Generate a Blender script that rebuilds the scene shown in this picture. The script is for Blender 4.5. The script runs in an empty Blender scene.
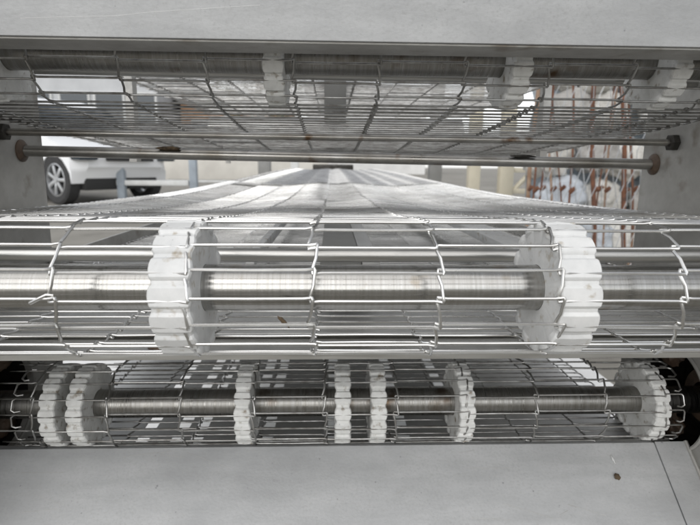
import bpy, bmesh, math, random
from mathutils import Vector, Matrix
random.seed(7)
S = bpy.context.scene
COL = S.collection
PI = math.pi
XC = 0.016                 # middle of the machine
WL, WR = -0.355, 0.387     # inner faces of the two side plates
PITCH = 0.0166             # wire pitch of the belts
GZ = -.54
RB = 0.0427                # radius on which the belt wires run

# ------------------------------------------------------------------ materials
def mat(name, base, rough=.5, metal=0., **k):
    m = bpy.data.materials.new(name); m.use_nodes = True
    nt = m.node_tree; N = nt.nodes; L = nt.links
    b = N['Principled BSDF']
    b.inputs['Base Color'].default_value = (*base, 1)
    b.inputs['Roughness'].default_value = rough
    b.inputs['Metallic'].default_value = metal
    if not k.get('base2') and not k.get('bump') and not k.get('rough2'):
        return m
    tc = N.new('ShaderNodeTexCoord'); mp = N.new('ShaderNodeMapping')
    L.new(tc.outputs['Object'], mp.inputs['Vector'])
    mp.inputs['Scale'].default_value = k.get('stretch', (1, 1, 1))
    nz = N.new('ShaderNodeTexNoise'); nz.inputs['Scale'].default_value = k.get('scale', 20)
    nz.inputs['Detail'].default_value = k.get('detail', 6); nz.inputs['Roughness'].default_value = .65
    L.new(mp.outputs['Vector'], nz.inputs['Vector'])
    if k.get('base2'):
        r = N.new('ShaderNodeValToRGB')
        lo, hi = k.get('ramp', (.35, .65))
        r.color_ramp.elements[0].position = lo; r.color_ramp.elements[1].position = hi
        r.color_ramp.elements[0].color = (*base, 1); r.color_ramp.elements[1].color = (*k['base2'], 1)
        L.new(nz.outputs['Fac'], r.inputs['Fac'])
        out = r.outputs['Color']
        if k.get('spot'):
            n2 = N.new('ShaderNodeTexNoise'); n2.inputs['Scale'].default_value = k.get('spotscale', 60)
            n2.inputs['Detail'].default_value = 4
            L.new(tc.outputs['Object'], n2.inputs['Vector'])
            r2 = N.new('ShaderNodeValToRGB')
            lo, hi = k.get('spotramp', (.66, .72))
            r2.color_ramp.elements[0].position = lo; r2.color_ramp.elements[1].position = hi
            mx = N.new('ShaderNodeMix'); mx.data_type = 'RGBA'
            L.new(n2.outputs['Fac'], r2.inputs['Fac']); L.new(r2.outputs['Color'], mx.inputs[0])
            L.new(out, mx.inputs[6]); mx.inputs[7].default_value = (*k['spot'], 1)
            out = mx.outputs[2]
        if k.get('streak'):
            m4 = N.new('ShaderNodeMapping'); m4.inputs['Scale'].default_value = k['streak']; L.new(tc.outputs['Object'], m4.inputs['Vector'])
            n4 = N.new('ShaderNodeTexNoise'); n4.inputs['Scale'].default_value = 1; n4.inputs['Detail'].default_value = 8; n4.inputs['Distortion'].default_value = .4
            L.new(m4.outputs['Vector'], n4.inputs['Vector'])
            r4 = N.new('ShaderNodeMapRange'); r4.inputs['From Min'].default_value = .3; r4.inputs['From Max'].default_value = .7
            r4.inputs['To Min'].default_value = .89; r4.inputs['To Max'].default_value = 1.09
            L.new(n4.outputs['Fac'], r4.inputs['Value'])
            vm = N.new('ShaderNodeVectorMath'); vm.operation = 'SCALE'; L.new(out, vm.inputs[0]); L.new(r4.outputs['Result'], vm.inputs['Scale']); out = vm.outputs['Vector']
        if k.get('pits'):
            vo = N.new('ShaderNodeTexVoronoi'); vo.inputs['Scale'].default_value = k['pits']; L.new(tc.outputs['Object'], vo.inputs['Vector'])
            n5 = N.new('ShaderNodeTexNoise'); n5.inputs['Scale'].default_value = k['pits'] * .35; L.new(tc.outputs['Object'], n5.inputs['Vector'])
            ad = N.new('ShaderNodeMath'); ad.operation = 'SUBTRACT'; L.new(vo.outputs['Distance'], ad.inputs[0]); L.new(n5.outputs['Fac'], ad.inputs[1])
            r5 = N.new('ShaderNodeMapRange'); r5.inputs['From Min'].default_value = -.60; r5.inputs['From Max'].default_value = -.48
            r5.inputs['To Min'].default_value = .6; r5.inputs['To Max'].default_value = 1.
            L.new(ad.outputs['Value'], r5.inputs['Value'])
            vm = N.new('ShaderNodeVectorMath'); vm.operation = 'SCALE'; L.new(out, vm.inputs[0]); L.new(r5.outputs['Result'], vm.inputs['Scale']); out = vm.outputs['Vector']
        L.new(out, b.inputs['Base Color'])
    n3 = N.new('ShaderNodeTexNoise'); n3.inputs['Scale'].default_value = k.get('rscale', k.get('scale', 20) * 1.7)
    n3.inputs['Detail'].default_value = 5
    L.new(mp.outputs['Vector'], n3.inputs['Vector'])
    if k.get('rough2'):
        mr = N.new('ShaderNodeMapRange'); mr.inputs['From Min'].default_value = .3; mr.inputs['From Max'].default_value = .7
        mr.inputs['To Min'].default_value = rough; mr.inputs['To Max'].default_value = k['rough2']
        L.new(n3.outputs['Fac'], mr.inputs['Value']); L.new(mr.outputs['Result'], b.inputs['Roughness'])
    if k.get('bump'):
        bp = N.new('ShaderNodeBump'); bp.inputs['Strength'].default_value = k['bump']
        bp.inputs['Distance'].default_value = k.get('bdist', .0005)
        L.new(n3.outputs['Fac'], bp.inputs['Height']); L.new(bp.outputs['Normal'], b.inputs['Normal'])
    return m

M = {}
M['wire'] = mat('stainless_wire', (.70, .70, .69), .18, 1., base2=(.52, .515, .50), scale=14, rough2=.32)
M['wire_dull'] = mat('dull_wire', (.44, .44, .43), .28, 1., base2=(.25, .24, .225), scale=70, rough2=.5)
M['shaft'] = mat('turned_steel', (.42, .415, .40), .12, 1., base2=(.33, .322, .30), scale=14, stretch=(26, .3, .3),
                 rough2=.26, bump=.06, rscale=40, spot=(.25, .20, .14), spotscale=34, spotramp=(.66, .8))
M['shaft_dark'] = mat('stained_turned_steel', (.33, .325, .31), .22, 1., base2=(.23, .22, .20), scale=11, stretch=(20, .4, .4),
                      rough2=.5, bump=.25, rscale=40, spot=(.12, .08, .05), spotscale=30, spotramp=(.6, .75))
M['plastic'] = mat('white_plastic', (.64, .64, .63), .38, 0., base2=(.53, .535, .53), scale=45, rough2=.6, bump=.3, bdist=.0006,
                   spot=(.34, .30, .24), spotscale=120, spotramp=(.60, .74), pits=260)
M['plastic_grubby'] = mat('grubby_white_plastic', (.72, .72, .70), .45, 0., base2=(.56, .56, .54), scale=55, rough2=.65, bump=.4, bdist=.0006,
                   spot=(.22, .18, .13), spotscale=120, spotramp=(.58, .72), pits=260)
M['panel'] = mat('dull_aluminium_sheet', (.34, .345, .348), .52, .3, base2=(.46, .465, .465), scale=11, stretch=(.7, 1, 1), detail=12,
                 rough2=.64, bump=.3, rscale=420, ramp=(.34, .66), spot=(.35, .352, .35), spotscale=430, spotramp=(.5, .9), streak=(7, 45, 45), pits=140)
M['steel'] = mat('grimy_stainless_sheet', (.48, .475, .455), .42, .6, base2=(.34, .33, .31), scale=10, rough2=.58, bump=.15, rscale=120,
                 spot=(.20, .17, .13), spotscale=26, spotramp=(.60, .78))
M['steel_light'] = mat('brushed_stainless', (.58, .58, .56), .28, 1., base2=(.42, .41, .39), scale=10, stretch=(.3, 6, 6), rough2=.44, bump=.1, rscale=60)
M['pan'] = mat('pale_zinc_sheet', (.62, .62, .61), .42, .55, base2=(.46, .46, .45), scale=7, stretch=(1, .3, 1), rough2=.55, bump=.1, rscale=60)
M['rod'] = mat('steel_rod', (.46, .45, .43), .26, 1., base2=(.28, .26, .23), scale=16, rough2=.42,
               spot=(.16, .10, .06), spotscale=40, spotramp=(.63, .75))
M['dark'] = mat('dark_grimy_steel', (.06, .056, .05), .5, .6, base2=(.02, .018, .015), scale=30)
M['grease'] = mat('old_brown_grease', (.055, .038, .026), .5, 0., base2=(.12, .078, .052), scale=45, bump=.8, bdist=.002)
M['rust'] = mat('rust', (.20, .085, .045), .85, 0., base2=(.10, .05, .035), scale=30, bump=.6, bdist=.002)
M['debris'] = mat('dry_crumb', (.05, .035, .022), .9, 0., base2=(.13, .09, .05), scale=200)
M['black'] = mat('matt_black', (.02, .02, .02), .7)
M['concrete'] = mat('yard_concrete', (.21, .20, .175), .9, 0., base2=(.29, .275, .245), scale=1.1, bump=.3, bdist=.01,
                    spot=(.16, .15, .13), spotscale=4, spotramp=(.55, .75), detail=9)
M['kerb'] = mat('pale_kerb', (.62, .63, .62), .8, 0., base2=(.5, .5, .49), scale=6)
M['white_paint'] = mat('white_car_paint', (.80, .81, .82), .25, 0.)
M['glass'] = mat('dark_glass', (.03, .04, .05), .06, 0.)
M['tyre'] = mat('tyre_rubber', (.025, .025, .026), .8, 0., base2=(.04, .04, .04), scale=30)
M['alloy'] = mat('alloy_wheel', (.55, .56, .57), .35, .8)
M['blue_post'] = mat('grey_blue_paint', (.29, .33, .37), .6, 0., base2=(.23, .26, .29), scale=8)
M['cream'] = mat('cream_paint', (.72, .66, .52), .7, 0., base2=(.62, .57, .45), scale=4)
M['grey_paint'] = mat('grey_paint', (.26, .26, .25), .7, 0., base2=(.2, .2, .19), scale=5)
M['wall'] = mat('pale_render', (.60, .58, .53), .9, 0., base2=(.50, .48, .44), scale=1.3)
M['white_wall'] = mat('white_render', (.50, .51, .52), .9, 0., base2=(.42, .43, .44), scale=1.3)
M['brick'] = mat('orange_brown_brick', (.44, .27, .17), .9, 0., base2=(.34, .2, .12), scale=3)
M['roofing'] = mat('grey_roofing', (.13, .14, .15), .7, 0., base2=(.09, .09, .1), scale=2)
M['tarp'] = mat('faded_blue_tarp', (.30, .37, .43), .55, 0., base2=(.52, .56, .59), scale=5, bump=1., bdist=.03, rscale=7)
M['bag'] = mat('white_woven_sack', (.74, .73, .69), .7, 0., base2=(.50, .49, .45), scale=8, bump=1., bdist=.02)
M['grey_sack'] = mat('grey_sack', (.46, .45, .43), .7, 0., base2=(.34, .33, .31), scale=9, bump=1., bdist=.02)
M['pale_sack'] = mat('pale_blue_sack', (.60, .64, .68), .7, 0., base2=(.44, .48, .53), scale=9, bump=1., bdist=.02)
M['leaf'] = mat('leaves', (.045, .075, .025), .6, 0., base2=(.10, .13, .05), scale=9)
M['bright_wall'] = mat('bright_render', (.74, .74, .73), .9, 0., base2=(.62, .62, .61), scale=1.3)
M['guide'] = mat('worn_grey_guide', (.36, .37, .38), .40, .7, base2=(.26, .265, .27), scale=6)
M['board'] = mat('white_board', (.8, .8, .79), .7, 0., base2=(.7, .7, .69), scale=6)
M['rust_light'] = mat('tan_rusted_steel', (.34, .25, .18), .8, 0., base2=(.22, .12, .07), scale=22, bump=.5, bdist=.002)
M['bark'] = mat('bark', (.10, .075, .05), .9, 0., base2=(.06, .045, .03), scale=20)
M['galv'] = mat('galvanised_wire', (.45, .46, .47), .5, .8)

# ------------------------------------------------------------------ helpers
def link(o, parent=None, **k):
    COL.objects.link(o)
    if parent is not None: o.parent = parent
    for a, v in k.items():
        if v: o[a] = v
    return o

def mesh(name, V, F, m, smooth=True):
    me = bpy.data.meshes.new(name); me.from_pydata(V, [], F); me.update()
    if smooth: me.polygons.foreach_set('use_smooth', [True] * len(me.polygons))
    me.materials.append(M[m] if isinstance(m, str) else m)
    return me

def thing(name, label, cat, loc=(0, 0, 0), rot=(0, 0, 0), group=None):
    o = bpy.data.objects.new(name, None); o.location = loc; o.rotation_euler = rot
    o.empty_display_size = .05
    return link(o, None, label=label, category=cat, group=group)

class MB:
    """collects shapes, linked as ONE mesh object"""
    def __init__(s): s.V = []; s.F = []
    def add(s, V, F):
        n = len(s.V); s.V += [tuple(v) for v in V]; s.F += [tuple(i + n for i in f) for f in F]
    def tube(s, P, r, n=8, cap=True):
        P = [Vector(p) for p in P]; k = len(P)
        rr = r if isinstance(r, (list, tuple)) else [r] * k
        T = []
        for i in range(k):
            a = P[i] - P[i - 1] if i else P[1] - P[0]
            b = P[i + 1] - P[i] if i < k - 1 else a
            t = a.normalized() + b.normalized()
            T.append(t.normalized() if t.length > 1e-6 else a.normalized())
        up = Vector((0, 0, 1)) if abs(T[0].z) < .9 else Vector((0, 1, 0))
        x = T[0].cross(up).normalized()
        V = []
        for i in range(k):
            x = (x - T[i] * x.dot(T[i]))
            x = x.normalized() if x.length > 1e-5 else T[i].orthogonal().normalized()
            y = T[i].cross(x)
            for j in range(n):
                a = 2 * PI * j / n
                V.append(P[i] + (x * math.cos(a) + y * math.sin(a)) * rr[i])
        F = [(i * n + j, i * n + (j + 1) % n, (i + 1) * n + (j + 1) % n, (i + 1) * n + j) for i in range(k - 1) for j in range(n)]
        if cap:
            F.append(tuple(range(n - 1, -1, -1))); F.append(tuple((k - 1) * n + j for j in range(n)))
        s.add(V, F); return s
    def box(s, c, d, rot=None, bev=0.):
        bm = bmesh.new(); bmesh.ops.create_cube(bm, size=1)
        bmesh.ops.scale(bm, vec=d, verts=bm.verts)
        if bev: bmesh.ops.bevel(bm, geom=bm.edges[:], offset=bev, segments=2, affect='EDGES', profile=.5)
        mt = Matrix.Translation(c) @ (rot.to_4x4() if rot else Matrix())
        bm.transform(mt); bm.verts.index_update()
        s.add([v.co.copy() for v in bm.verts], [tuple(v.index for v in f.verts) for f in bm.faces]); bm.free(); return s
    def lathe(s, prof, c=(0, 0, 0), axis='X', n=48, closed=False):
        """prof: list of (along, radius)"""
        V = []
        for (a, r) in prof:
            for j in range(n):
                t = 2 * PI * j / n; u, w = r * math.cos(t), r * math.sin(t)
                p = {'X': (a, u, w), 'Y': (u, a, w), 'Z': (u, w, a)}[axis]
                V.append((p[0] + c[0], p[1] + c[1], p[2] + c[2]))
        k = len(prof); F = []
        for i in range(k if closed else k - 1):
            i2 = (i + 1) % k
            F += [(i * n + j, i * n + (j + 1) % n, i2 * n + (j + 1) % n, i2 * n + j) for j in range(n)]
        if not closed:
            F.append(tuple(range(n))); F.append(tuple((k - 1) * n + j for j in range(n - 1, -1, -1)))
        s.add(V, F); return s
    def prism(s, poly, x0, x1):
        """poly: list of (y, z), extruded along x"""
        k = len(poly)
        V = [(x0, *p) for p in poly] + [(x1, *p) for p in poly]
        F = [tuple(range(k - 1, -1, -1)), tuple(range(k, 2 * k))] + [(i, (i + 1) % k, k + (i + 1) % k, k + i) for i in range(k)]
        s.add(V, F); return s
    def obj(s, name, m, parent=None, smooth=True, loc=(0, 0, 0), rot=(0, 0, 0), **k):
        me = mesh(name, s.V, s.F, m, smooth)
        bm = bmesh.new(); bm.from_mesh(me); bmesh.ops.recalc_face_normals(bm, faces=bm.faces[:]); bm.to_mesh(me); bm.free()
        if smooth:
            me.set_sharp_from_angle(angle=math.radians(28))
        o = bpy.data.objects.new(name, me); o.location = loc; o.rotation_euler = rot
        return link(o, parent, **k)

# ------------------------------------------------------------------ belts
class Path:
    def __init__(s, pts):
        s.p = pts; s.l = [0.]
        for a, b in zip(pts, pts[1:]): s.l.append(s.l[-1] + math.dist(a, b))
        s.L = s.l[-1]; s.k = 0
    def at(s, d):
        d = min(max(d, 0), s.L - 1e-6)
        import bisect
        i = max(0, min(bisect.bisect_right(s.l, d) - 1, len(s.p) - 2))
        a, b = s.p[i], s.p[i + 1]; t = (d - s.l[i]) / (s.l[i + 1] - s.l[i])
        ty, tz = (b[0] - a[0]), (b[1] - a[1]); q = math.hypot(ty, tz)
        return a[0] + (b[0] - a[0]) * t, a[1] + (b[1] - a[1]) * t, ty / q, tz / q

def spline(K, n):
    """smooth curve through the (y, z) points K"""
    out = []
    for i in range(len(K) - 1):
        p0 = K[i - 1] if i else K[0]; p1 = K[i]; p2 = K[i + 1]; p3 = K[i + 2] if i + 2 < len(K) else K[-1]
        for j in range(n):
            t = j / n
            out.append(tuple(.5 * (2 * b + (c - a) * t + (2 * a - 5 * b + 4 * c - d) * t * t + (3 * b - a - 3 * c + d) * t ** 3)
                       for a, b, c, d in zip(p0, p1, p2, p3)))
    return out + [K[-1]]

def belt_path(cy, cz, under, over):
    """under: points of the run that leaves at the roller's bottom (nearest first), over: the same at the top."""
    a = spline([(cy, cz - RB)] + under, 12)[::-1]
    n = 64
    arc = [(cy - RB * math.sin(PI * k / n), cz - RB * math.cos(PI * k / n)) for k in range(1, n)]
    b = spline([(cy, cz + RB)] + over, 12)
    return Path(a + arc + b), sum(math.dist(p, q) for p, q in zip(a, a[1:])) + PI * RB / 2     # path, arc length of the roller's front

def strand(mb, path, s0, joints, x0, x1, r, seg, detail, rnd, par, wob=1., lanes=0.):
    """one wire of the belt: runs along x and steps by one pitch at every joint, where it hooks round its neighbour"""
    d = .0019; w = r * .95
    pts = []                                   # (u, s, n)
    J = list(joints)
    lo = rnd.uniform(-.0003, .0003) * wob; hi = PITCH + d + rnd.uniform(-.0003, .0003) * wob
    up = par                                   # par False: first straight on the low row
    A = hi if up else lo
    B = lo if up else hi
    sg = 1 if B > A else -1
    # end hook on the left
    if detail:
        e = rnd.uniform(-.0012, .0012)
        pts += [(x0 + .008, A + sg * .0125, -w), (x0 + .003 + e, A + sg * .0135, -w * .6), (x0 + e, A + sg * .0115, 0), (x0 + e, A + sg * .002, 0), (x0 + .002, A, 0)]
    else:
        pts += [(x0 + .002, A + sg * .012, 0), (x0, A, 0)]
    for u in J:
        if detail:
            du = rnd.uniform(-.0015, .0015) * wob; u = u + du
            f = 1 if A < B else -1
            bow = rnd.uniform(-.0003, .0003) * wob
            pts += [(u - .036, A + bow, rnd.uniform(-.0003, .0003)), (u - .004, A, 0), (u + .0004, A - f * .0005, w * .5), (u + .0010, A - f * .0006, w * .9), (u + .0014, A + f * .0005, w * 1.15), (u + .0010, A + f * .0030, w * .7),
                    (u + .0004, (A + B) / 2, 0), (u - .0015, B - f * .0030, -w * .7), (u - .0014, B - f * .0005, -w * 1.15), (u - .0010, B + f * .0006, -w * .9), (u - .0004, B + f * .0005, -w * .5), (u + .004, B, 0)]
        else:
            pts += [(u + .0008, A, 0), (u - .0008, B, 0)]
        A, B = B, A
    sg = 1 if B > A else -1
    if detail:
        e = rnd.uniform(-.0012, .0012)
        pts += [(x1 - .002, A, 0), (x1 + e, A + sg * .002, 0), (x1 + e, A + sg * .0115, 0), (x1 - .003 + e, A + sg * .0135, -w * .6), (x1 - .008, A + sg * .0125, -w)]
    else:
        pts += [(x1, A, 0), (x1 - .002, A + sg * .012, 0)]
    P = []
    for (u, s, n) in pts:
        y, z, ty, tz = path.at(s0 + s)
        P.append((u, y - tz * n, z + ty * n))
    if lanes:                                   # follow the lanes between the joints too
        Q = [P[0]]
        for a, b in zip(P, P[1:]):
            if abs(b[0] - a[0]) > .05 and a[1] > .42:
                for k in (1, 2, 3, 4, 5):
                    f = k / 6; u = a[0] + (b[0] - a[0]) * f; y = a[1] + (b[1] - a[1]) * f
                    Q.append((u, y, a[2] + (b[2] - a[2]) * f))
            Q.append(b)
        P = []
        top = path.at(s0)[2] > 0
        for (u, y, z) in Q:
            t = min(1, max(0, (y - .40) / .6)); t = t * t * (3 - 2 * t)
            if top: z += t * (lanes * (.35 - math.sin(PI * (u - XC) / .37) ** 2) - .009 * math.exp(-((u - .009) / .024) ** 2))
            P.append((u, y, z))
    mb.tube(P, r, seg)

def make_belt(name, label, path, sfront, phase, joints, matname, yfine, ymid, maxparts=90, r=.00101, lanes=0., wob=1., x0=WL + .007, x1=WR - .006):
    root = thing(name, label, 'conveyor belt', (XC, path.at(sfront)[0], path.at(sfront)[1]))
    rnd = random.Random(hash(name) % 1000 if False else len(name) * 31 + 5)
    n = int((path.L) / PITCH) - 2
    first = (sfront + phase) % PITCH
    near = sorted(range(n), key=lambda i: abs(first + i * PITCH - sfront))[:maxparts]
    near = set(near)
    rest = MB(); loc = Vector(root.location)
    for i in range(n):
        s0 = first + i * PITCH
        y = path.at(s0)[0]
        fine = y < yfine
        r_ = r; seg = 8 if fine else (5 if y < ymid else 4)
        if i in near:
            mb = MB(); strand(mb, path, s0, joints, x0, x1, r_, seg, fine or y < ymid, rnd, True, wob, lanes)
            mb.V = [(v[0] - loc.x, v[1] - loc.y, v[2] - loc.z) for v in mb.V]
            mb.obj('wire_strand', matname, root)
        else:
            strand(rest, path, s0, joints, x0, x1, r_, seg, y < ymid, rnd, True, wob, lanes)
    if rest.V:
        rest.V = [(v[0] - loc.x, v[1] - loc.y, v[2] - loc.z) for v in rest.V]
        rest.obj('wire_mesh', matname, root, kind='stuff')
    return root

JS = .0735
J_mid = [-.0108 + JS * k for k in range(-4, 6)]
J_low = [-.0060 + JS * k for k in range(-4, 6)]
J_up = [-.0320 + .0727 * k for k in range(-4, 6)]
J_mid = [u for u in J_mid if WL + .02 < u < WR - .02]
J_low = [u for u in J_low if -.31 < u < .32] + [.3500]
J_up = [u for u in J_up if WL + .02 < u < WR - .02]

MIDC = (.3364, -.0790); LOWC = (.5424, -.2574); UPC = (.5030, .0960)

pm, fm = belt_path(*MIDC, [(.5, -.1235), (.8, -.132), (1.3, -.137), (2.2, -.135), (3.2, -.13)],
                   [(.39, -.0395), (.45, -.0446), (.57, -.0512), (.82, -.0600), (1.25, -.0650), (2.1, -.0570), (3.1, -.0440), (4.7, -.0330)])
make_belt('wire_mesh_belt', 'bright wire mesh belt round the big middle roller, running back to the far end', pm, fm, .0015, J_mid, 'wire', 1.0, 1.8, 100, lanes=.011)
pl, fl = belt_path(*LOWC, [(.75, -.304), (1.1, -.309), (1.6, -.309)], [(.75, -.219), (1.1, -.224), (1.6, -.222)])
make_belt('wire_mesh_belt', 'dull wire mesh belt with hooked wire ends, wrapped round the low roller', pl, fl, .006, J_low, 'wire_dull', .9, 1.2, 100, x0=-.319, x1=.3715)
pu, fu = belt_path(*UPC, [(.61, .0440), (.78, .0330), (.94, .0240), (1.15, .0170), (1.4, .0230), (1.58, .0400)],
                   [(.75, .140), (1.1, .142), (1.4, .141), (1.6, .138)])
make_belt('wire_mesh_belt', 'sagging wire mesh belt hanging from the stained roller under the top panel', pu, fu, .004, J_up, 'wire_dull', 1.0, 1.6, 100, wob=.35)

# ------------------------------------------------------------------ rollers
def sprocket_mesh(w, teeth=16, ro=.0437, bore=.0152, phase=0.):
    """white toothed wheel: blocks with a groove between each pair for the belt wire"""
    T = [(0., 1., 1.), (.07, 1., 1.), (.13, .35, .75), (.19, .05, .45), (.34, 0., .1), (.5, 0., 0.), (.66, 0., .1), (.81, .05, .45), (.87, .35, .75), (.93, 1., 1.)]
    sub = len(T); n = teeth * sub; V = []; F = []
    prof = []
    for j in range(n):
        t, dr, dw = T[j % sub]
        flat = math.cos(abs(t - .5) * 2 * PI / teeth)       # flat block tops, not arcs
        r = ro * math.cos(.31 * PI / teeth) / max(flat, .9) - .0021 * dr
        hw = w / 2 - .0017 * dw
        a = 2 * PI * (j // sub + t) / teeth + phase
        h0 = w / 2 - .0016; ring = [(-h0, bore), (-h0, ro - .0065), (-hw, ro - .0055), (-hw, r - .0018), (-hw + .0009, r - .0004), (0, r), (hw - .0009, r - .0004), (hw, r - .0018), (hw, ro - .0055), (h0, ro - .0065), (h0, bore)]
        prof.append([(x, rr * math.cos(a), rr * math.sin(a)) for x, rr in ring])
    k = len(prof[0])
    for p in prof: V += p
    for j in range(n):
        for i in range(k - 1):
            F.append((j * k + i, j * k + i + 1, ((j + 1) % n) * k + i + 1, ((j + 1) % n) * k + i))
        F.append((j * k + k - 1, j * k, ((j + 1) % n) * k, ((j + 1) % n) * k + k - 1))
    return V, F

def roller(label, c, xs, w, shaft_mat, spr_mat, x0, x1, phase, labels=None):
    root = thing('sprocket_roller', label, 'roller', (XC, c[0], c[1]))
    mb = MB(); R = .0150
    mb.lathe([(x0 - XC, R - .003), (x0 - XC + .002, R), (x1 - XC - .002, R), (x1 - XC, R - .003)], n=64)
    mb.obj('shaft', shaft_mat, root)
    src = None
    for i, x in enumerate(xs):
        if src is None:
            mb = MB(); mb.add(*sprocket_mesh(w, phase=phase))
            src = mb.obj('sprocket', spr_mat, root, loc=(x - XC, 0, 0))
        else:
            o = src.copy(); o.location = (x - XC, 0, 0); o.rotation_euler = (2 * PI / 16 * (5 * i % 16), 0, 0); COL.objects.link(o)
    return root

roller('thick bright shaft with big white toothed sprockets nearest to the viewer', MIDC, [-.354 + .026, -.0925, .1475, .358], .0255, 'shaft', 'plastic', WL - .001, WR + .001, .10)
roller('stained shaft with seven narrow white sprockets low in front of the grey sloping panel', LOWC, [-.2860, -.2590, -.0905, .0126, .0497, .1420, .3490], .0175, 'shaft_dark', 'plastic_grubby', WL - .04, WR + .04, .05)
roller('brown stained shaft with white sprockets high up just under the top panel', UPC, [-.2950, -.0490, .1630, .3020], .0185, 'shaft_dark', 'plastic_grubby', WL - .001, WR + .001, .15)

# ------------------------------------------------------------------ machine frame
fr = thing('conveyor_frame', 'stainless steel conveyor frame with side plates, cross rods and pale grey panels around the rollers', 'machine frame', (XC, .5, -.54))
def fobj(mb, name, m, parent=None, smooth=True, **k):
    base = Vector((XC, .5, -.54))
    if parent is None:
        mb.V = [(v[0] - base.x, v[1] - base.y, v[2] - base.z) for v in mb.V]
        return mb.obj(name, m, fr, smooth, **k)
    mb.V = [(v[0] - base.x, v[1] - base.y, v[2] - base.z) for v in mb.V]
    return mb.obj(name, m, parent, smooth, **k)

def side_plate(xi, xo, ye):
    """plate in the yz plane with a round opening for the low roller's end"""
    cy, cz = LOWC[0] + .004, LOWC[1] + .002; R = .056
    out = [(.385, -.54), (ye, -.54), (ye - .003, -.30), (ye - .003, .34), (.385, .34)]
    n = 72; ring = []; hole = []
    for j in range(n):
        a = 2 * PI * j / n; dy, dz = math.cos(a), math.sin(a)
        best = 9
        for (p, q) in zip(out, out[1:] + out[:1]):
            ey, ez = q[0] - p[0], q[1] - p[1]; den = dy * ez - dz * ey
            if abs(den) < 1e-9: continue
            t = ((p[0] - cy) * ez - (p[1] - cz) * ey) / den
            u = ((p[0] - cy) * dz - (p[1] - cz) * dy) / den
            if t > 0 and -1e-6 <= u <= 1 + 1e-6: best = min(best, t)
        ring.append((cy + dy * best, cz + dz * best)); hole.append((cy + dy * R, cz + dz * R))
    # exact corners
    for c in out:
        k = min(range(n), key=lambda j: math.dist(ring[j], c)); ring[k] = c
    V = []; F = []
    for x in (xi, xo): V += [(x, *p) for p in ring] + [(x, *p) for p in hole]
    for j in range(n):
        j2 = (j + 1) % n
        F += [(j, j2, n + j2, n + j), (2 * n + j, 3 * n + j, 3 * n + j2, 2 * n + j2), (j, 2 * n + j, 2 * n + j2, j2), (n + j, n + j2, 3 * n + j2, 3 * n + j)]
    mb = MB(); mb.add(V, F)
    p = fobj(mb, 'side_plate', 'steel', smooth=False)
    s = 1 if xo > xi else -1
    mb = MB(); mb.box((xi + s * .003, .325, -.079), (.006, .1195, .12), bev=.001); fobj(mb, 'roller_bracket', 'steel', p)
    mb = MB()                                             # raised rim round the opening, sits on the plate
    prof = [(xi - s * .0004, R + .0008), (xi - s * .0022, R + .0012), (xi - s * .0024, R + .003), (xi - s * .0004, R + .0045)]
    mb.lathe(prof, (0, cy, cz), n=72, closed=True); fobj(mb, 'opening_rim', 'steel', p)
    mb = MB()                                             # housing behind the opening
    mb.lathe([(xo + s * .0005, R + .012), (xo + s * .055, R + .012), (xo + s * .055, .001)], (0, cy, cz), n=48)
    mb.F = mb.F[:-2]
    fobj(mb, 'bearing_housing', 'dark', p)
    mb = MB()
    mb.lathe([(xo + s * .03, .016), (xo + s * .03, .030), (xo + s * .036, .034), (xo + s * .054, .036)], (0, cy, cz), n=32); mb.F = mb.F[:-2]
    fobj(mb, 'bearing', 'grease', p)
    return p
side_plate(WL, WL - .006, .676); side_plate(WR, WR + .006, .655)

# grease and dirt in the left opening
mb = MB()
bm = bmesh.new(); bmesh.ops.create_icosphere(bm, subdivisions=4, radius=1)
rg = random.Random(3)
from mathutils import noise
for v in bm.verts:
    v.co *= 1 + .35 * noise.noise(v.co * 2.2) + .15 * noise.noise(v.co * 6)
    v.co = Vector((v.co.x * .010, v.co.y * .024, v.co.z * .020))
bm.verts.index_update(); gv = [v.co.copy() for v in bm.verts]; gf = [tuple(v.index for v in f.verts) for f in bm.faces]; bm.free()
for (x, y, z, s) in ((WL - .020, .585, -.215, .9), (WL - .022, .575, -.295, .8), (WR + .020, .585, -.215, .8), (WR + .018, .565, -.298, .7)):
    mb = MB(); mb.add([(v.x * s + x, v.y * s + y, v.z * s + z) for v in gv], gf)
    fobj(mb, 'grease_lump', 'grease')

# top panel with its folded lip
Zt = 0.0858
mb = MB(); mb.box(((WL + WR) / 2, .400, Zt + .0015 + .11), (WR - WL + .05, .003, .22), bev=.0007)
tp = fobj(mb, 'top_panel', 'panel', smooth=True)
mb = MB(); mb.box(((WL + WR) / 2, .4195, Zt + .0012), (WR - WL - .002, .036, .0024), bev=.0006); fobj(mb, 'folded_lip', 'steel', tp)
mb = MB(); mb.box(((WL + WR) / 2, .4375, Zt + .0110), (WR - WL - .002, .0024, .0170), bev=.0006); fobj(mb, 'folded_lip', 'steel', tp)

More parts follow.
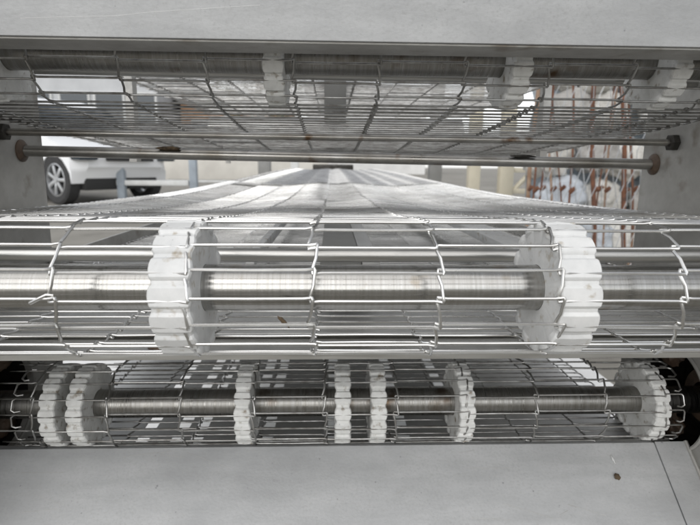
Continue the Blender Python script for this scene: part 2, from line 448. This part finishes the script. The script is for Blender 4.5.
# sloping bottom panel
def slope(y): return -.2935 - .836 * (.513 - y)
mb = MB()
y0, y1 = .513, .30
nx, nz_ = .641, -.767
mb.prism([(y0, slope(y0)), (y1, slope(y1)), (y1, slope(y1) - .004), (y0 + .0, slope(y0) - .004), (y0 + .014, slope(y0) - .007), (y0 + .014, slope(y0) - .0035)], WL + .0005, .3505)
bp = fobj(mb, 'sloping_panel', 'panel', smooth=False)
mb = MB(); mb.prism([(y0, slope(y0) + .0012), (y1, slope(y1) + .0012), (y1, slope(y1) - .003), (y0, slope(y0) - .003)], .3515, WR - .0004)
fobj(mb, 'end_strip', 'panel', bp, smooth=False)
for x in (WR - .0015, WL + .0015):
    mb = MB(); mb.tube([(x, y0, slope(y0) + .0016), (x, y1, slope(y1) + .0016)], .0022, 8); fobj(mb, 'weld_bead', 'steel', bp)
mb = MB(); mb.box(((WL + WR) / 2, y1 + .001, slope(y1) - .075), (WR - WL - .002, .003, .145)); fobj(mb, 'skirt', 'panel', bp)

# cross rods behind the upper roller
def rod(y, z, r, m='rod', dz=0):
    mb = MB(); mb.tube([(WL, y, z + dz), (WR, y, z - dz)], r, 24); o = fobj(mb, 'cross_rod', m)
    return o
r1 = rod(.592, .0300, .0038, 'rod', .002); r2 = rod(.628, .0085, .0063, 'rod', .0045)
for x in (WL, WR):
    s = 1 if x < 0 else -1
    mb = MB(); mb.lathe([(x, .0095), (x + s * .007, .0095), (x + s * .008, .008)], (0, .592, .0300 + s * .002), n=6); fobj(mb, 'nut', 'dark', r1, smooth=False)
    mb = MB(); mb.lathe([(x, .0125), (x + s * .0015, .0125), (x + s * .0035, .0095), (x + s * .005, .007)], (0, .628, .0085 + s * .0045), n=28); fobj(mb, 'weld_collar', 'grease', r2)
rod(.425, -.0728, .0056, 'steel_light'); rod(.57, .0905, .0042, 'steel_light', .002)
# flat cross bar under the middle roller
mb = MB(); mb.prism([(.400, -.1452), (.406, -.1448), (.425, -.1448), (.425, -.1478), (.4065, -.1478), (.4035, -.1530), (.400, -.1530)], WL + .0005, WR - .0005)
fobj(mb, 'cross_bar', 'steel_light', smooth=False)
mb = MB(); mb.prism([(.470, -.1600), (.500, -.1600), (.500, -.1640), (.474, -.1640), (.474, -.1800), (.470, -.1800)], WL + .0005, WR - .0005)
fobj(mb, 'cross_bar', 'steel', smooth=False)

# centre beams and wear rails
mb = MB(); mb.box((.0085, 2.55, -.098), (.036, 4.2, .034), bev=.001); fobj(mb, 'centre_beam', 'grey_paint')
mb = MB(); mb.box((.0350, 2.55, -.0965), (.016, 4.2, .031), bev=.001); fobj(mb, 'wear_rail', 'pan')
mb = MB(); mb.box((.205, 2.55, -.088), (.034, 4.14, .010), bev=.001); fobj(mb, 'wear_rail', 'plastic')
mb = MB(); mb.box((-.075, 2.55, -.088), (.008, 4.14, .012), bev=.001); fobj(mb, 'wear_rail', 'plastic')
mb = MB(); mb.box((.006, .86, .115), (.034, .03, .10), bev=.001); fobj(mb, 'centre_hanger', 'grey_paint')
mb = MB(); mb.box((.006, 1.235, .176), (.040, .77, .018), bev=.001); fobj(mb, 'centre_beam', 'grey_paint')
mb = MB(); mb.lathe([(WL + .002, .045), (WL + .004, .048), (WR - .004, .048), (WR - .002, .045)], (0, 1.60, .090), n=40); fobj(mb, 'tail_drum', 'steel_light')
# top cover sheet
mb = MB(); mb.box(((WL + WR) / 2, 2.48, -.1415), (WR - WL - .02, 4.1, .0015)); fobj(mb, 'drip_pan', 'pan')
for y in (.9, 1.70):
    for x in (WL + .03, WR - .03):
        mb = MB(); mb.box((x, y, .10), (.012, .02, .195)); fobj(mb, 'upright', 'steel')
    mb = MB(); mb.box(((WL + WR) / 2, y, .186), (WR - WL - .05, .02, .012)); fobj(mb, 'cross_bar', 'steel')
# side rails, cross supports and legs further back
for x in (WL + .004, WR - .004):
    mb = MB(); mb.prism([(.66, -.160), (4.75, -.160), (4.75, -.115), (.66, -.115)], x - .002, x + .002); fobj(mb, 'side_rail', 'steel', smooth=False)
for y in (.70, 1.5, 2.5, 3.5, 4.6):
    mb = MB(); mb.box(((WL + WR) / 2, y, -.150), (WR - WL - .014, .03, .012)); fobj(mb, 'cross_bar', 'steel')
for y in (1.5, 3.0, 4.6):
    for x in (WL + .03, WR - .03):
        mb = MB(); mb.box((x, y, -.348), (.04, .04, .384), bev=.002); fobj(mb, 'leg', 'steel_light')
for x in (WL - .003, WR + .003):
    for y in (.2, .62):
        pass
# end housing at the far end
mb = MB(); mb.box((XC, 4.76, -.020), (.36, .05, .05), bev=.003); fobj(mb, 'end_housing', 'dark')

# tray under the low belt, its holes stand in for pale reflections
cx0, cx1 = WL + .004, WR - .004
mb = MB()
def sheet_with_holes(mb, xs, ys, z, hw, hd, t=.0015):
    """sheet in the xy plane, xs/ys: hole centres"""
    X = [cx0] + [q for x in xs for q in (x - hw, x + hw)] + [cx1]
    Y = [.535] + [q for y in ys for q in (y - hd, y + hd)] + [1.55]
    nx_, ny = len(X), len(Y)
    V = [(x, y, zz) for zz in (z, z - t) for y in Y for x in X]; F = []
    for j in range(ny - 1):
        for i in range(nx_ - 1):
            hole = i % 2 == 1 and j % 2 == 1
            a = j * nx_ + i
            if not hole:
                F.append((a, a + 1, a + nx_ + 1, a + nx_)); b = a + nx_ * ny; F.append((b, b + nx_, b + nx_ + 1, b + 1))
    mb.add(V, F)
hx = []
for x in (-.232, -.190, -.166, -.102, -.080, .004, .092, .168): hx.append(x)
hy = [.60 + .034 * k + (.006 if k % 3 == 1 else 0) for k in range(26)]
sheet_with_holes(mb, hx, hy, -.335, .0078, .0125)
fobj(mb, 'reflection_hole_tray', 'pan', smooth=False)

mb = MB(); mb.box((0, 1.75, .006), (1.5, 2.3, .012), bev=.002); mb.obj('added_board', 'board', loc=(-.05, 0, GZ), label='pale board added on the ground to brighten the holes of the tray above', category='board')  # unseen board, added so that the tray holes look bright
# a broken wire end that sticks out of the middle belt, and a scratch across the top panel
mb = MB(); mb.tube([(-.1705, .2945, -.0785), (-.166, .2930, -.0762), (-.1605, .2935, -.0735), (-.1570, .2945, -.0740)], .00105, 8)
bw = bpy.data.objects['wire_mesh_belt']; mb.V = [(v[0] - bw.location.x, v[1] - bw.location.y, v[2] - bw.location.z) for v in mb.V]
mb.obj('broken_wire_end', 'wire', bw)
mb = MB(); mb.tube([(-.2168, .3986, .0988), (-.15, .3986, .1015), (-.1271, .3986, .1043), (-.0504, .3986, .1103)], .00022, 5); fobj(mb, 'scratch', 'kerb', tp)
rq = random.Random(9); mb = MB()
for k in range(16):
    x = rq.uniform(-.33, .36); z = rq.uniform(.092, .135); l = rq.uniform(.01, .06); a = rq.uniform(-.25, .35)
    mb.tube([(x, .3987, z), (x + l * .5, .3987, z + l * .5 * a + .0006), (x + l, .3987, z + l * a)], .00016, 4)
fobj(mb, 'scratches', 'kerb', tp, kind='stuff')
mb = MB()
for k in range(22):
    x = rq.uniform(-.33, .33); y = rq.uniform(.44, .51); l = rq.uniform(.008, .05); a = rq.uniform(-.9, .9)
    mb.tube([(x + l * t, y + l * a * t * .4, slope(y + l * a * t * .4) + .00015) for t in (0, .5, 1)], .00016, 4)
fobj(mb, 'scratches', 'steel', bp, kind='stuff')
# small dirt on the machine
def crumb(name, label, loc, s, rot, m='debris', seed=1):
    bm = bmesh.new(); bmesh.ops.create_icosphere(bm, subdivisions=3, radius=1)
    for v in bm.verts:
        v.co *= 1 + .5 * noise.noise(v.co * 1.7 + Vector((seed, 0, 0))) + .25 * noise.noise(v.co * 5 + Vector((0, seed, 0)))
        v.co = Vector((v.co.x * s[0], v.co.y * s[1], v.co.z * s[2]))
    me = bpy.data.meshes.new(name); bm.to_mesh(me); bm.free(); me.materials.append(M[m])
    me.polygons.foreach_set('use_smooth', [True] * len(me.polygons))
    o = bpy.data.objects.new(name, me); o.location = loc; o.rotation_euler = rot
    return link(o, None, label=label, category='debris')
crumb('dirt_crumb', 'dark oblong crumb caught on the wires below the bright shaft', (-.0284, .3040, -.0925), (.0042, .0012, .0013), (0, .8, 0), 'debris', 2)
crumb('dirt_crumb', 'small brown crumb lying on the grey sloping panel at lower right', (.2971, .485, slope(.485) + .0018), (.0030, .0032, .0020), (.7, 0, .3), 'debris', 5)
crumb('paint_chip', 'tiny pale flake on the grey sloping panel above the brown crumb', (.2993, .4990, slope(.499) + .0010), (.0012, .0042, .0008), (.7, 0, .3), 'plastic', 9)
crumb('dirt_clump', 'brown clump hanging on the thick cross rod at left', (-.186, .622, .0170), (.012, .005, .0024), (0, 0, 0), 'debris', 11)
crumb('dirt_clump', 'black smear stuck to the thick cross rod at right', (.225, .621, .0120), (.013, .004, .0018), (0, 0, 0), 'dark', 13)
crumb('dirt_clump', 'dark dirt clump on the pale cross bar left of the left big sprocket', (-.136, .404, -.1440), (.011, .005, .0026), (0, .1, 0), 'grease', 17)

# ------------------------------------------------------------------ surroundings

mb = MB(); mb.add([(-150, -150, GZ), (150, -150, GZ), (150, 150, GZ), (-150, 150, GZ)], [(0, 1, 2, 3)])
mb.obj('ground', 'concrete', kind='structure')

# car
def car(loc, h, label):
    ang = math.atan2(h[1], h[0])
    root = thing('parked_car', label, 'car', loc, (0, 0, ang))
    # profile along its length (x forward), origin under the front axle on the ground, width w
    W = .72
    side = [(.82, .28), (.86, .45), (.80, .62), (.55, .74), (.05, .84), (-.75, 1.32), (-1.25, 1.46), (-2.3, 1.44), (-3.0, 1.12), (-3.3, 1.0), (-3.38, .6), (-3.3, .28)]
    arch = []
    def archpts(cx): return [(cx - .37 * math.cos(t), .28 + .0 + .40 * math.sin(t)) for t in [PI * k / 10 for k in range(11)]]
    low = [(-3.3, .24)] + archpts(-2.6) + archpts(0.) + [(.82, .24)]
    mb = MB(); top = side[::-1][0:]
    poly = [(.46, .42), (.58, .50), (.60, .62), (.45, .74), (.05, .84), (-.2, .92), (-2.95, .98), (-3.3, .95), (-3.38, .6), (-3.3, .26)] + archpts(-2.6) + archpts(0.)
    k = len(poly)
    V = []
    for (yy, ins) in ((-W, .06), (-W + .16, .02), (W - .16, .02), (W, .06)):
        for (x, z) in poly: V.append((x - (1.2 * max(0, x - .40) * ins / .06), yy, z if z < .5 else z - ins * .6))
    F = [tuple(range(k)), tuple(range(4 * k - 1, 3 * k - 1, -1))]
    for a in range(3):
        for i in range(k): F.append((a * k + i, a * k + (i + 1) % k, (a + 1) * k + (i + 1) % k, (a + 1) * k + i))
    mb.add(V, F); body = mb.obj('body', 'white_paint', root)
    mb = MB(); cab = [(-.15, .88), (-.85, 1.36), (-1.25, 1.47), (-2.3, 1.45), (-2.95, .96)]
    k = len(cab); V = [(x, s * (W - .05 - max(0, z - .9) * .30), z) for s in (-1, 1) for (x, z) in cab]
    mb.add(V, [tuple(range(k)), tuple(range(2 * k - 1, k - 1, -1))] + [(i, (i + 1) % k, k + (i + 1) % k, k + i) for i in range(k)])
    mb.obj('roof', 'white_paint', body)
    for s in (-1, 1):
        for (a, b) in ((-.55, -1.35), (-1.42, -2.35)):
            mb = MB(); pts = []
            for (x, z) in ((a + .28, .98), (a - .12, 1.33), (b, 1.36), (b, .98)):
                pts.append((x, s * (W - .043 - max(0, z - .9) * .30), z))
            mb.add(pts + [(p[0], p[1] - s * .01, p[2]) for p in pts], [(0, 1, 2, 3), (7, 6, 5, 4), (0, 1, 5, 4), (1, 2, 6, 5), (2, 3, 7, 6), (3, 0, 4, 7)])
            mb.obj('window', 'glass', body, smooth=False)
    mb = MB(); mb.add([(-.20, -.66, .935), (-.20, .66, .935), (-.80, .56, 1.34), (-.80, -.56, 1.34)], [(0, 1, 2, 3)])
    mb.obj('windscreen', 'glass', body, smooth=False)
    for s in (-1, 1):
        mb = MB(); mb.box((.50, s * .60, .62), (.22, .26, .10), bev=.03); mb.obj('headlight', 'glass', root)
    mb = MB(); mb.box((.585, 0, .60), (.05, .7, .07), bev=.01); mb.obj('grille', 'black', root)
    for x in (0., -2.6):
        for s in (-1, 1):
            w = MB(); w.lathe([(-.08, .215), (-.085, .29), (-.07, .32), (.07, .32), (.085, .29), (.08, .215)], axis='Y', n=40, closed=True)
            t = w.obj('wheel', 'tyre', root, loc=(x, s * (W - .09), .32))
            w = MB(); w.lathe([(-.075, .217), (-.08, .20), (-.02, .185), (.02, .185), (.08, .20), (.075, .217)], axis='Y', n=40, closed=True)
            for q in range(7):
                a = 2 * PI * q / 7; w.box((math.cos(a) * .105, s * .06, math.sin(a) * .105), (.17, .03, .045), Matrix.Rotation(-a, 3, 'Y'), bev=.006)
            w.lathe([(s * .045, .05), (s * .085, .04)], axis='Y', n=20)
            w.obj('rim', 'alloy', t)
            w = MB(); w.lathe([(-.03, .15), (.0, .168)], axis='Y', n=24); w.obj('brake_disc', 'black', t)
    mb = MB(); mb.box((-1.2, 0, .30), (3.2, 1.1, .22), bev=.02); mb.obj('underbody', 'black', root)
    # dark arch liners
    for x in (0., -2.6):
        mb = MB(); mb.box((x, 0, .42), (.66, 1.02, .44)); mb.obj('wheel_well', 'black', root)
    return root
h = Vector((.83, -.56)).normalized()
wpos = Vector((-3.60, 6.95))
# root sits under the middle of the front axle; the wheel seen is the one on the side facing the machine (-y of the car)
side = Vector((-h.y, h.x))
ctr = wpos + side * .77
car((ctr.x, ctr.y, GZ), h, 'white car with a dark tyre and spoked alloy wheel, parked beyond the left side plate')

def post(name, label, x, y, w, z0, z1, m, cat='post', group=None, cap=True):
    root = thing(name, label, cat, (x, y, GZ), group=group)
    mb = MB(); mb.box((0, 0, (z0 + z1) / 2), (w, w, z1 - z0), bev=w * .06); mb.obj('shaft', m, root)
    mb = MB(); mb.box((0, 0, z0 + .01), (w * 2, w * 2, .02)); mb.obj('base_plate', m, root)
    return root
# low blue barrier left of the middle
bx = thing('low_barrier', 'low blue grey tube barrier standing on the yard beyond the left edge of the belt', 'barrier', (-2.42, 7.3, GZ))
for x in (-.42, .55):
    mb = MB(); mb.box((x, 0, .32), (.10, .10, .64), bev=.01); mb.obj('upright', 'blue_post', bx)
mb = MB(); mb.box((0, .0, .28), (.97, .06, .07), bev=.01); mb.obj('rail', 'kerb', bx)
post('bollard', 'stubby grey bollard beyond the belt, right of the blue barrier', -1.55, 12.5, .28, 0, .75, 'grey_paint', 'bollard')
post('bollard', 'small pale bollard near the far end of the belt', -.95, 14.0, .2, 0, .62, 'kerb', 'bollard')
mb = MB(); mb.box((0, 0, .03), (9, .5, .06), bev=.01); mb.obj('kerb', 'kerb', loc=(-5.6, 16., GZ), kind='structure')

def building(label, x0, x1, y, depth, hgt, wallm, wins, winw=1.0, winh=1.2, roofm='roofing', doors=()):
    root = thing('building', label, 'building', ((x0 + x1) / 2, y, GZ))
    w = x1 - x0
    mb = MB(); mb.box((0, depth / 2, hgt / 2), (w, depth, hgt)); mb.obj('wall', wallm, root, smooth=False)
    mb = MB(); mb.box((0, depth / 2, hgt + .12), (w + .5, depth + .5, .24), bev=.03); mb.obj('roof', roofm, root)
    for (x, z) in wins:
        mb = MB(); mb.box((x, -.03, z), (winw + .16, .08, winh + .16)); f = mb.obj('window', 'kerb', root, smooth=False)
        mb = MB(); mb.box((x, -.055, z), (winw, .05, winh)); mb.obj('pane', 'glass', f, smooth=False)
    for x in doors:
        mb = MB(); mb.box((x, -.03, 1.05), (1.0, .08, 2.1)); mb.obj('door', 'grey_paint', root, smooth=False)
    return root
building('long pale building with a row of windows across the yard behind the car', -16, -6.6, 21, 8, 4.2, 'white_wall', [(-3.2, 2.5), (-1.6, 2.5), (.2, 2.5), (1.6, 2.5), (2.9, 2.5), (4.1, 2.5)], doors=(-4.2,))
building('low orange brown brick shed right of the long pale building', -6.3, -1.9, 23, 6, 3.2, 'brick', [(-1.2, 1.7), (.9, 1.7)])
building('wide grey hall behind the far end of the conveyor', -1.5, 6.0, 34, 10, 5.2, 'bright_wall', [(-2.5, 2.2), (-.4, 2.2), (1.7, 2.2)])
# a long low beige wall across the yard
gw = MB(); gw.box((0, 0, .55), (13, .2, 1.1), bev=.02); gw.obj('yard_wall', 'wall', loc=(-6.6, 18.6, GZ), label='low beige yard wall between the car and the pale building', category='wall')
# dark car in front of the brick shed
c2 = thing('parked_van', 'dark van standing in front of the orange brown shed', 'van', (-5.6, 20.5, GZ), (0, 0, .1))
mb = MB(); k_ = [(-2.2, .3), (-2.2, 1.9), (1.2, 1.95), (1.7, 1.15), (2.3, 1.0), (2.4, .3)]
mb.add([(x, s * .9, z) for s in (-1, 1) for x, z in k_], [tuple(range(6)), tuple(range(11, 5, -1))] + [(i, (i + 1) % 6, 6 + (i + 1) % 6, 6 + i) for i in range(6)])
vb = mb.obj('body', 'roofing', c2, smooth=False)
for (a, b) in ((-1.9, -.8), (-.65, .3), (.42, 1.25)):
    mb = MB(); mb.box(((a + b) / 2, -.905, 1.48), (b - a, .02, .5), bev=.008); mb.obj('window', 'glass', vb)
for x in (-1.45, 1.55):
    for s in (-1, 1):
        mb = MB(); mb.lathe([(-.1, .2), (-.1, .33), (.1, .33), (.1, .2)], axis='Y', n=28, closed=True); t = mb.obj('wheel', 'tyre', c2, loc=(x, s * .84, .33))
        mb = MB(); mb.lathe([(-.07, .02), (-.08, .2), (.08, .2), (.07, .02)], axis='Y', n=20); mb.obj('rim', 'roofing', t)

# cream steel frame right of the belt
cf = thing('steel_frame', 'cream painted steel frame with a diagonal brace standing right of the belt', 'frame', (1.15, 3.9, GZ))
for x, w in ((-.10, .085), (.14, .10)):
    mb = MB(); mb.box((x, 0, .9), (w, .08, 1.8), bev=.006); mb.obj('upright', 'cream', cf)
mb = MB(); mb.box((.56, 0, .515), (.76, .05, .035), bev=.004); mb.obj('rail', 'cream', cf)
mb = MB(); mb.box((.56, 0, .36), (.76, .05, .035), bev=.004); mb.obj('rail', 'cream', cf)
mb = MB(); mb.tube([(.20, .0, .36), (.42, .0, .60)], .018, 8); mb.tube([(.42, .0, .60), (.76, 0, .30)], .018, 8); mb.obj('brace', 'cream', cf)
mb = MB(); mb.box((.97, 0, .6), (.07, .08, 1.2), bev=.006); mb.obj('upright', 'blue_post', cf)
post('steel_column', 'grey steel column standing left of the cream frame', .86, 4.4, .10, 0, 1.6, 'grey_paint', 'column')

# rusty poles with wire netting, tarp and sacks on the right
rnd = random.Random(12)
for i in range(21):
    x = .98 + .056 * i + rnd.uniform(-.03, .03); y = 2.55 + .10 * (i % 3) + rnd.uniform(-.05, .05)
    tilt = rnd.uniform(-.16, .16); r = rnd.choice((.004, .005, .006, .011))
    t = thing('rusty_pole', 'rusty steel pole leaning in the row right of the conveyor', 'pole', (x, y, GZ), group='rusty poles right of the conveyor')
    mb = MB(); P = [(tilt * z + .006 * math.sin(z * 7 + i), .02 * math.sin(z * 3 + i), z) for z in [j * .14 for j in range(11)]]
    mb.tube(P, r, 10); mb.obj('tube', 'rust_light' if i % 3 == 1 else 'rust', t)
    for q in (3, 7):
        mb = MB(); mb.tube([P[q], (P[q][0] + .012, P[q][1] - .02, P[q][2] + .02)], .011, 8); mb.obj('bracket', 'rust', t)
mb = MB(); x0, x1, z0, z1 = -.20, 1.35, -.45, .9; st = .075
k = 0
x = x0 - (z1 - z0)
nz = int((z1 - z0) / st)
def zig(xc, ph):
    return [(xc + .12 * (z0 + j * st) + (st * .15 if (j + ph) % 2 else -st * .15) + .008 * math.sin(xc * 40 + j * .7), (.004 if (j + ph) % 2 else -.004), z0 + j * st) for j in range(nz + 1)]
q = 0; xc = x0
while xc < x1:
    mb.tube(zig(xc, q), .0019, 5); xc += st * .42; q += 1
mb.obj('wire_netting', 'galv', loc=(1.15, 2.35, 0), label='galvanised diamond wire netting in front of the rusty poles', category='netting')
def cloth(name, m, loc, w, hgt, seed, label, cat, bulge=.06, rotz=0):
    nx_, nz2 = 36, 28; V = []; F = []
    for s in (0, 1):
        for j in range(nz2 + 1):
            for i in range(nx_ + 1):
                u, v = i / nx_, j / nz2
                yy = bulge * noise.noise(Vector((u * 5, v * 4, seed))) + bulge * .5 * noise.noise(Vector((u * 14, v * 9, seed + 4)))
                ed = .03 * noise.noise(Vector((u * 7, v * 7, seed + 9)))
                V.append(((u - .5) * w + ed, yy + s * .006, v * hgt + ed))
    a = (nx_ + 1) * (nz2 + 1)
    for j in range(nz2):
        for i in range(nx_):
            p = j * (nx_ + 1) + i; F += [(p, p + 1, p + nx_ + 2, p + nx_ + 1), (a + p, a + p + nx_ + 1, a + p + nx_ + 2, a + p + 1)]
    mb = MB(); mb.add(V, F); return mb.obj(name, m, loc=loc, rot=(0, 0, rotz), label=label, category=cat)
cloth('tarpaulin', 'tarp', (2.02, 3.14, GZ), 1.7, 1.05, 3., 'faded blue crumpled tarpaulin hanging behind the rusty poles', 'tarpaulin')
rs = random.Random(5); heap = []
for row in range(6):
    for k in range(6):
        heap.append((1.21 + .235 * k + rs.uniform(-.04, .04) + (.1 if row % 2 else 0), .12 + .235 * row + rs.uniform(-.02, .02), rs.uniform(.5, .68)))
for i, (x, z, sc) in enumerate(heap):
    bm = bmesh.new(); bmesh.ops.create_icosphere(bm, subdivisions=4, radius=1)
    for v in bm.verts:
        v.co *= 1 + .30 * noise.noise(v.co * 1.6 + Vector((i * 3, 0, 0))) + .20 * noise.noise(v.co * 4 + Vector((i, 2, 0)))
        v.co = Vector((v.co.x * .22 * sc, v.co.y * .17 * sc, v.co.z * .20 * sc))
    kind = (i * 7 + i // 5) % 4
    me = bpy.data.meshes.new('sack'); bm.to_mesh(me); bm.free(); me.materials.append(M[('bag', 'grey_sack', 'bag', 'pale_sack')[kind]])
    me.polygons.foreach_set('use_smooth', [True] * len(me.polygons))
    o = bpy.data.objects.new('sack', me); o.location = (x, 2.93, GZ + z)
    nm = ('cream woven', 'grey', 'cream woven', 'bluish white')[kind]
    link(o, None, label=nm + ' sack in the heap behind the rusty poles', category='sack', group=nm + ' sacks heaped behind the rusty poles')

# trees beyond the yard
def tree(loc, hgt, label, seed):
    rr = random.Random(seed)
    root = thing('tree', label, 'tree', loc)
    mb = MB(); top = hgt * .55
    mb.tube([(0, 0, 0), (.05, 0, top * .5), (0, .05, top), (.1, 0, hgt * .85)], [.16, .12, .09, .03], 10)
    tips = []
    for k in range(14):
        a = rr.uniform(0, 2 * PI); z = rr.uniform(top * .55, hgt * .8); l = rr.uniform(.5, 1.5)
        e = (math.cos(a) * l, math.sin(a) * l, z + rr.uniform(.2, .9)); tips.append(e)
        mb.tube([(0.03, 0, z), (e[0] * .5, e[1] * .5, (z + e[2]) / 2 + .05), e], [.05, .035, .012], 6)
    mb.obj('trunk', 'bark', root)
    V = []; F = []
    for k in range(90):
        e = rr.choice(tips); c = Vector(e) + Vector((rr.gauss(0, .35), rr.gauss(0, .35), rr.gauss(.1, .35)))
        for q in range(34):
            p = c + Vector((rr.gauss(0, .16), rr.gauss(0, .16), rr.gauss(0, .13)))
            d1 = Vector((rr.gauss(0, 1), rr.gauss(0, 1), rr.gauss(0, 1))).normalized(); d2 = d1.orthogonal().normalized()
            n = len(V); V += [tuple(p - d1 * .07), tuple(p - d2 * .03), tuple(p + d1 * .07), tuple(p + d2 * .03)]; F.append((n, n + 1, n + 2, n + 3))
    mb = MB(); mb.add(V, F); mb.obj('crown', 'leaf', root, smooth=False)
tree((-2.6, 19.5, GZ), 5.2, 'leafy tree standing between the brick shed and the grey hall', 4)
tree((7.6, 17., GZ), 5.0, 'leafy tree behind the rusty poles at right', 8)

# ------------------------------------------------------------------ light
w = bpy.data.worlds.new('World'); S.world = w; w.use_nodes = True
nt = w.node_tree; N = nt.nodes; L = nt.links; bg = N['Background']
sky = N.new('ShaderNodeTexSky'); sky.sky_type = 'NISHITA'; sky.sun_disc = False
SE, SR = math.radians(42), math.radians(200)
sky.sun_elevation = SE; sky.sun_rotation = SR; sky.dust_density = .8; sky.air_density = 1.; sky.ozone_density = 1.
hs = N.new('ShaderNodeHueSaturation'); hs.inputs['Saturation'].default_value = .13
L.new(sky.outputs['Color'], hs.inputs['Color']); L.new(hs.outputs['Color'], bg.inputs['Color'])
bg.inputs['Strength'].default_value = .15
sd = bpy.data.lights.new('sun', 'SUN'); sd.energy = .8; sd.angle = math.radians(85); sd.color = (1, .965, .92)
so = bpy.data.objects.new('sun', sd); COL.objects.link(so)
dirn = Vector((math.sin(SR) * math.cos(SE), math.cos(SR) * math.cos(SE), math.sin(SE)))
so.rotation_euler = (-dirn).to_track_quat('-Z', 'Y').to_euler(); so.location = (0, -2, 3)

# ------------------------------------------------------------------ camera
cam = bpy.data.cameras.new('camera'); co = bpy.data.objects.new('camera', cam); COL.objects.link(co); S.camera = co
cam.sensor_width = 36; cam.lens = 27.0; cam.clip_start = .01; cam.clip_end = 500
yaw, pit, rol = math.radians(2.1), math.radians(10.5), math.radians(.5)
Fv = Vector((math.sin(yaw) * math.cos(pit), math.cos(yaw) * math.cos(pit), -math.sin(pit)))
Rv = Vector((math.cos(yaw), -math.sin(yaw), 0)); Uv = Rv.cross(Fv)
c_, s_ = math.cos(rol), math.sin(rol)
R2 = Rv * c_ + Uv * s_; U2 = -Rv * s_ + Uv * c_
co.matrix_world = Matrix((( R2.x, U2.x, -Fv.x, 0), (R2.y, U2.y, -Fv.y, 0), (R2.z, U2.z, -Fv.z, 0), (0, 0, 0, 1)))
cam.dof.use_dof = True; cam.dof.focus_distance = .42; cam.dof.aperture_fstop = 13.

S.view_settings.view_transform = 'Standard'; S.view_settings.look = 'None'
S.view_settings.exposure = .58; S.view_settings.gamma = 1
S.render.resolution_x = 1024; S.render.resolution_y = 768
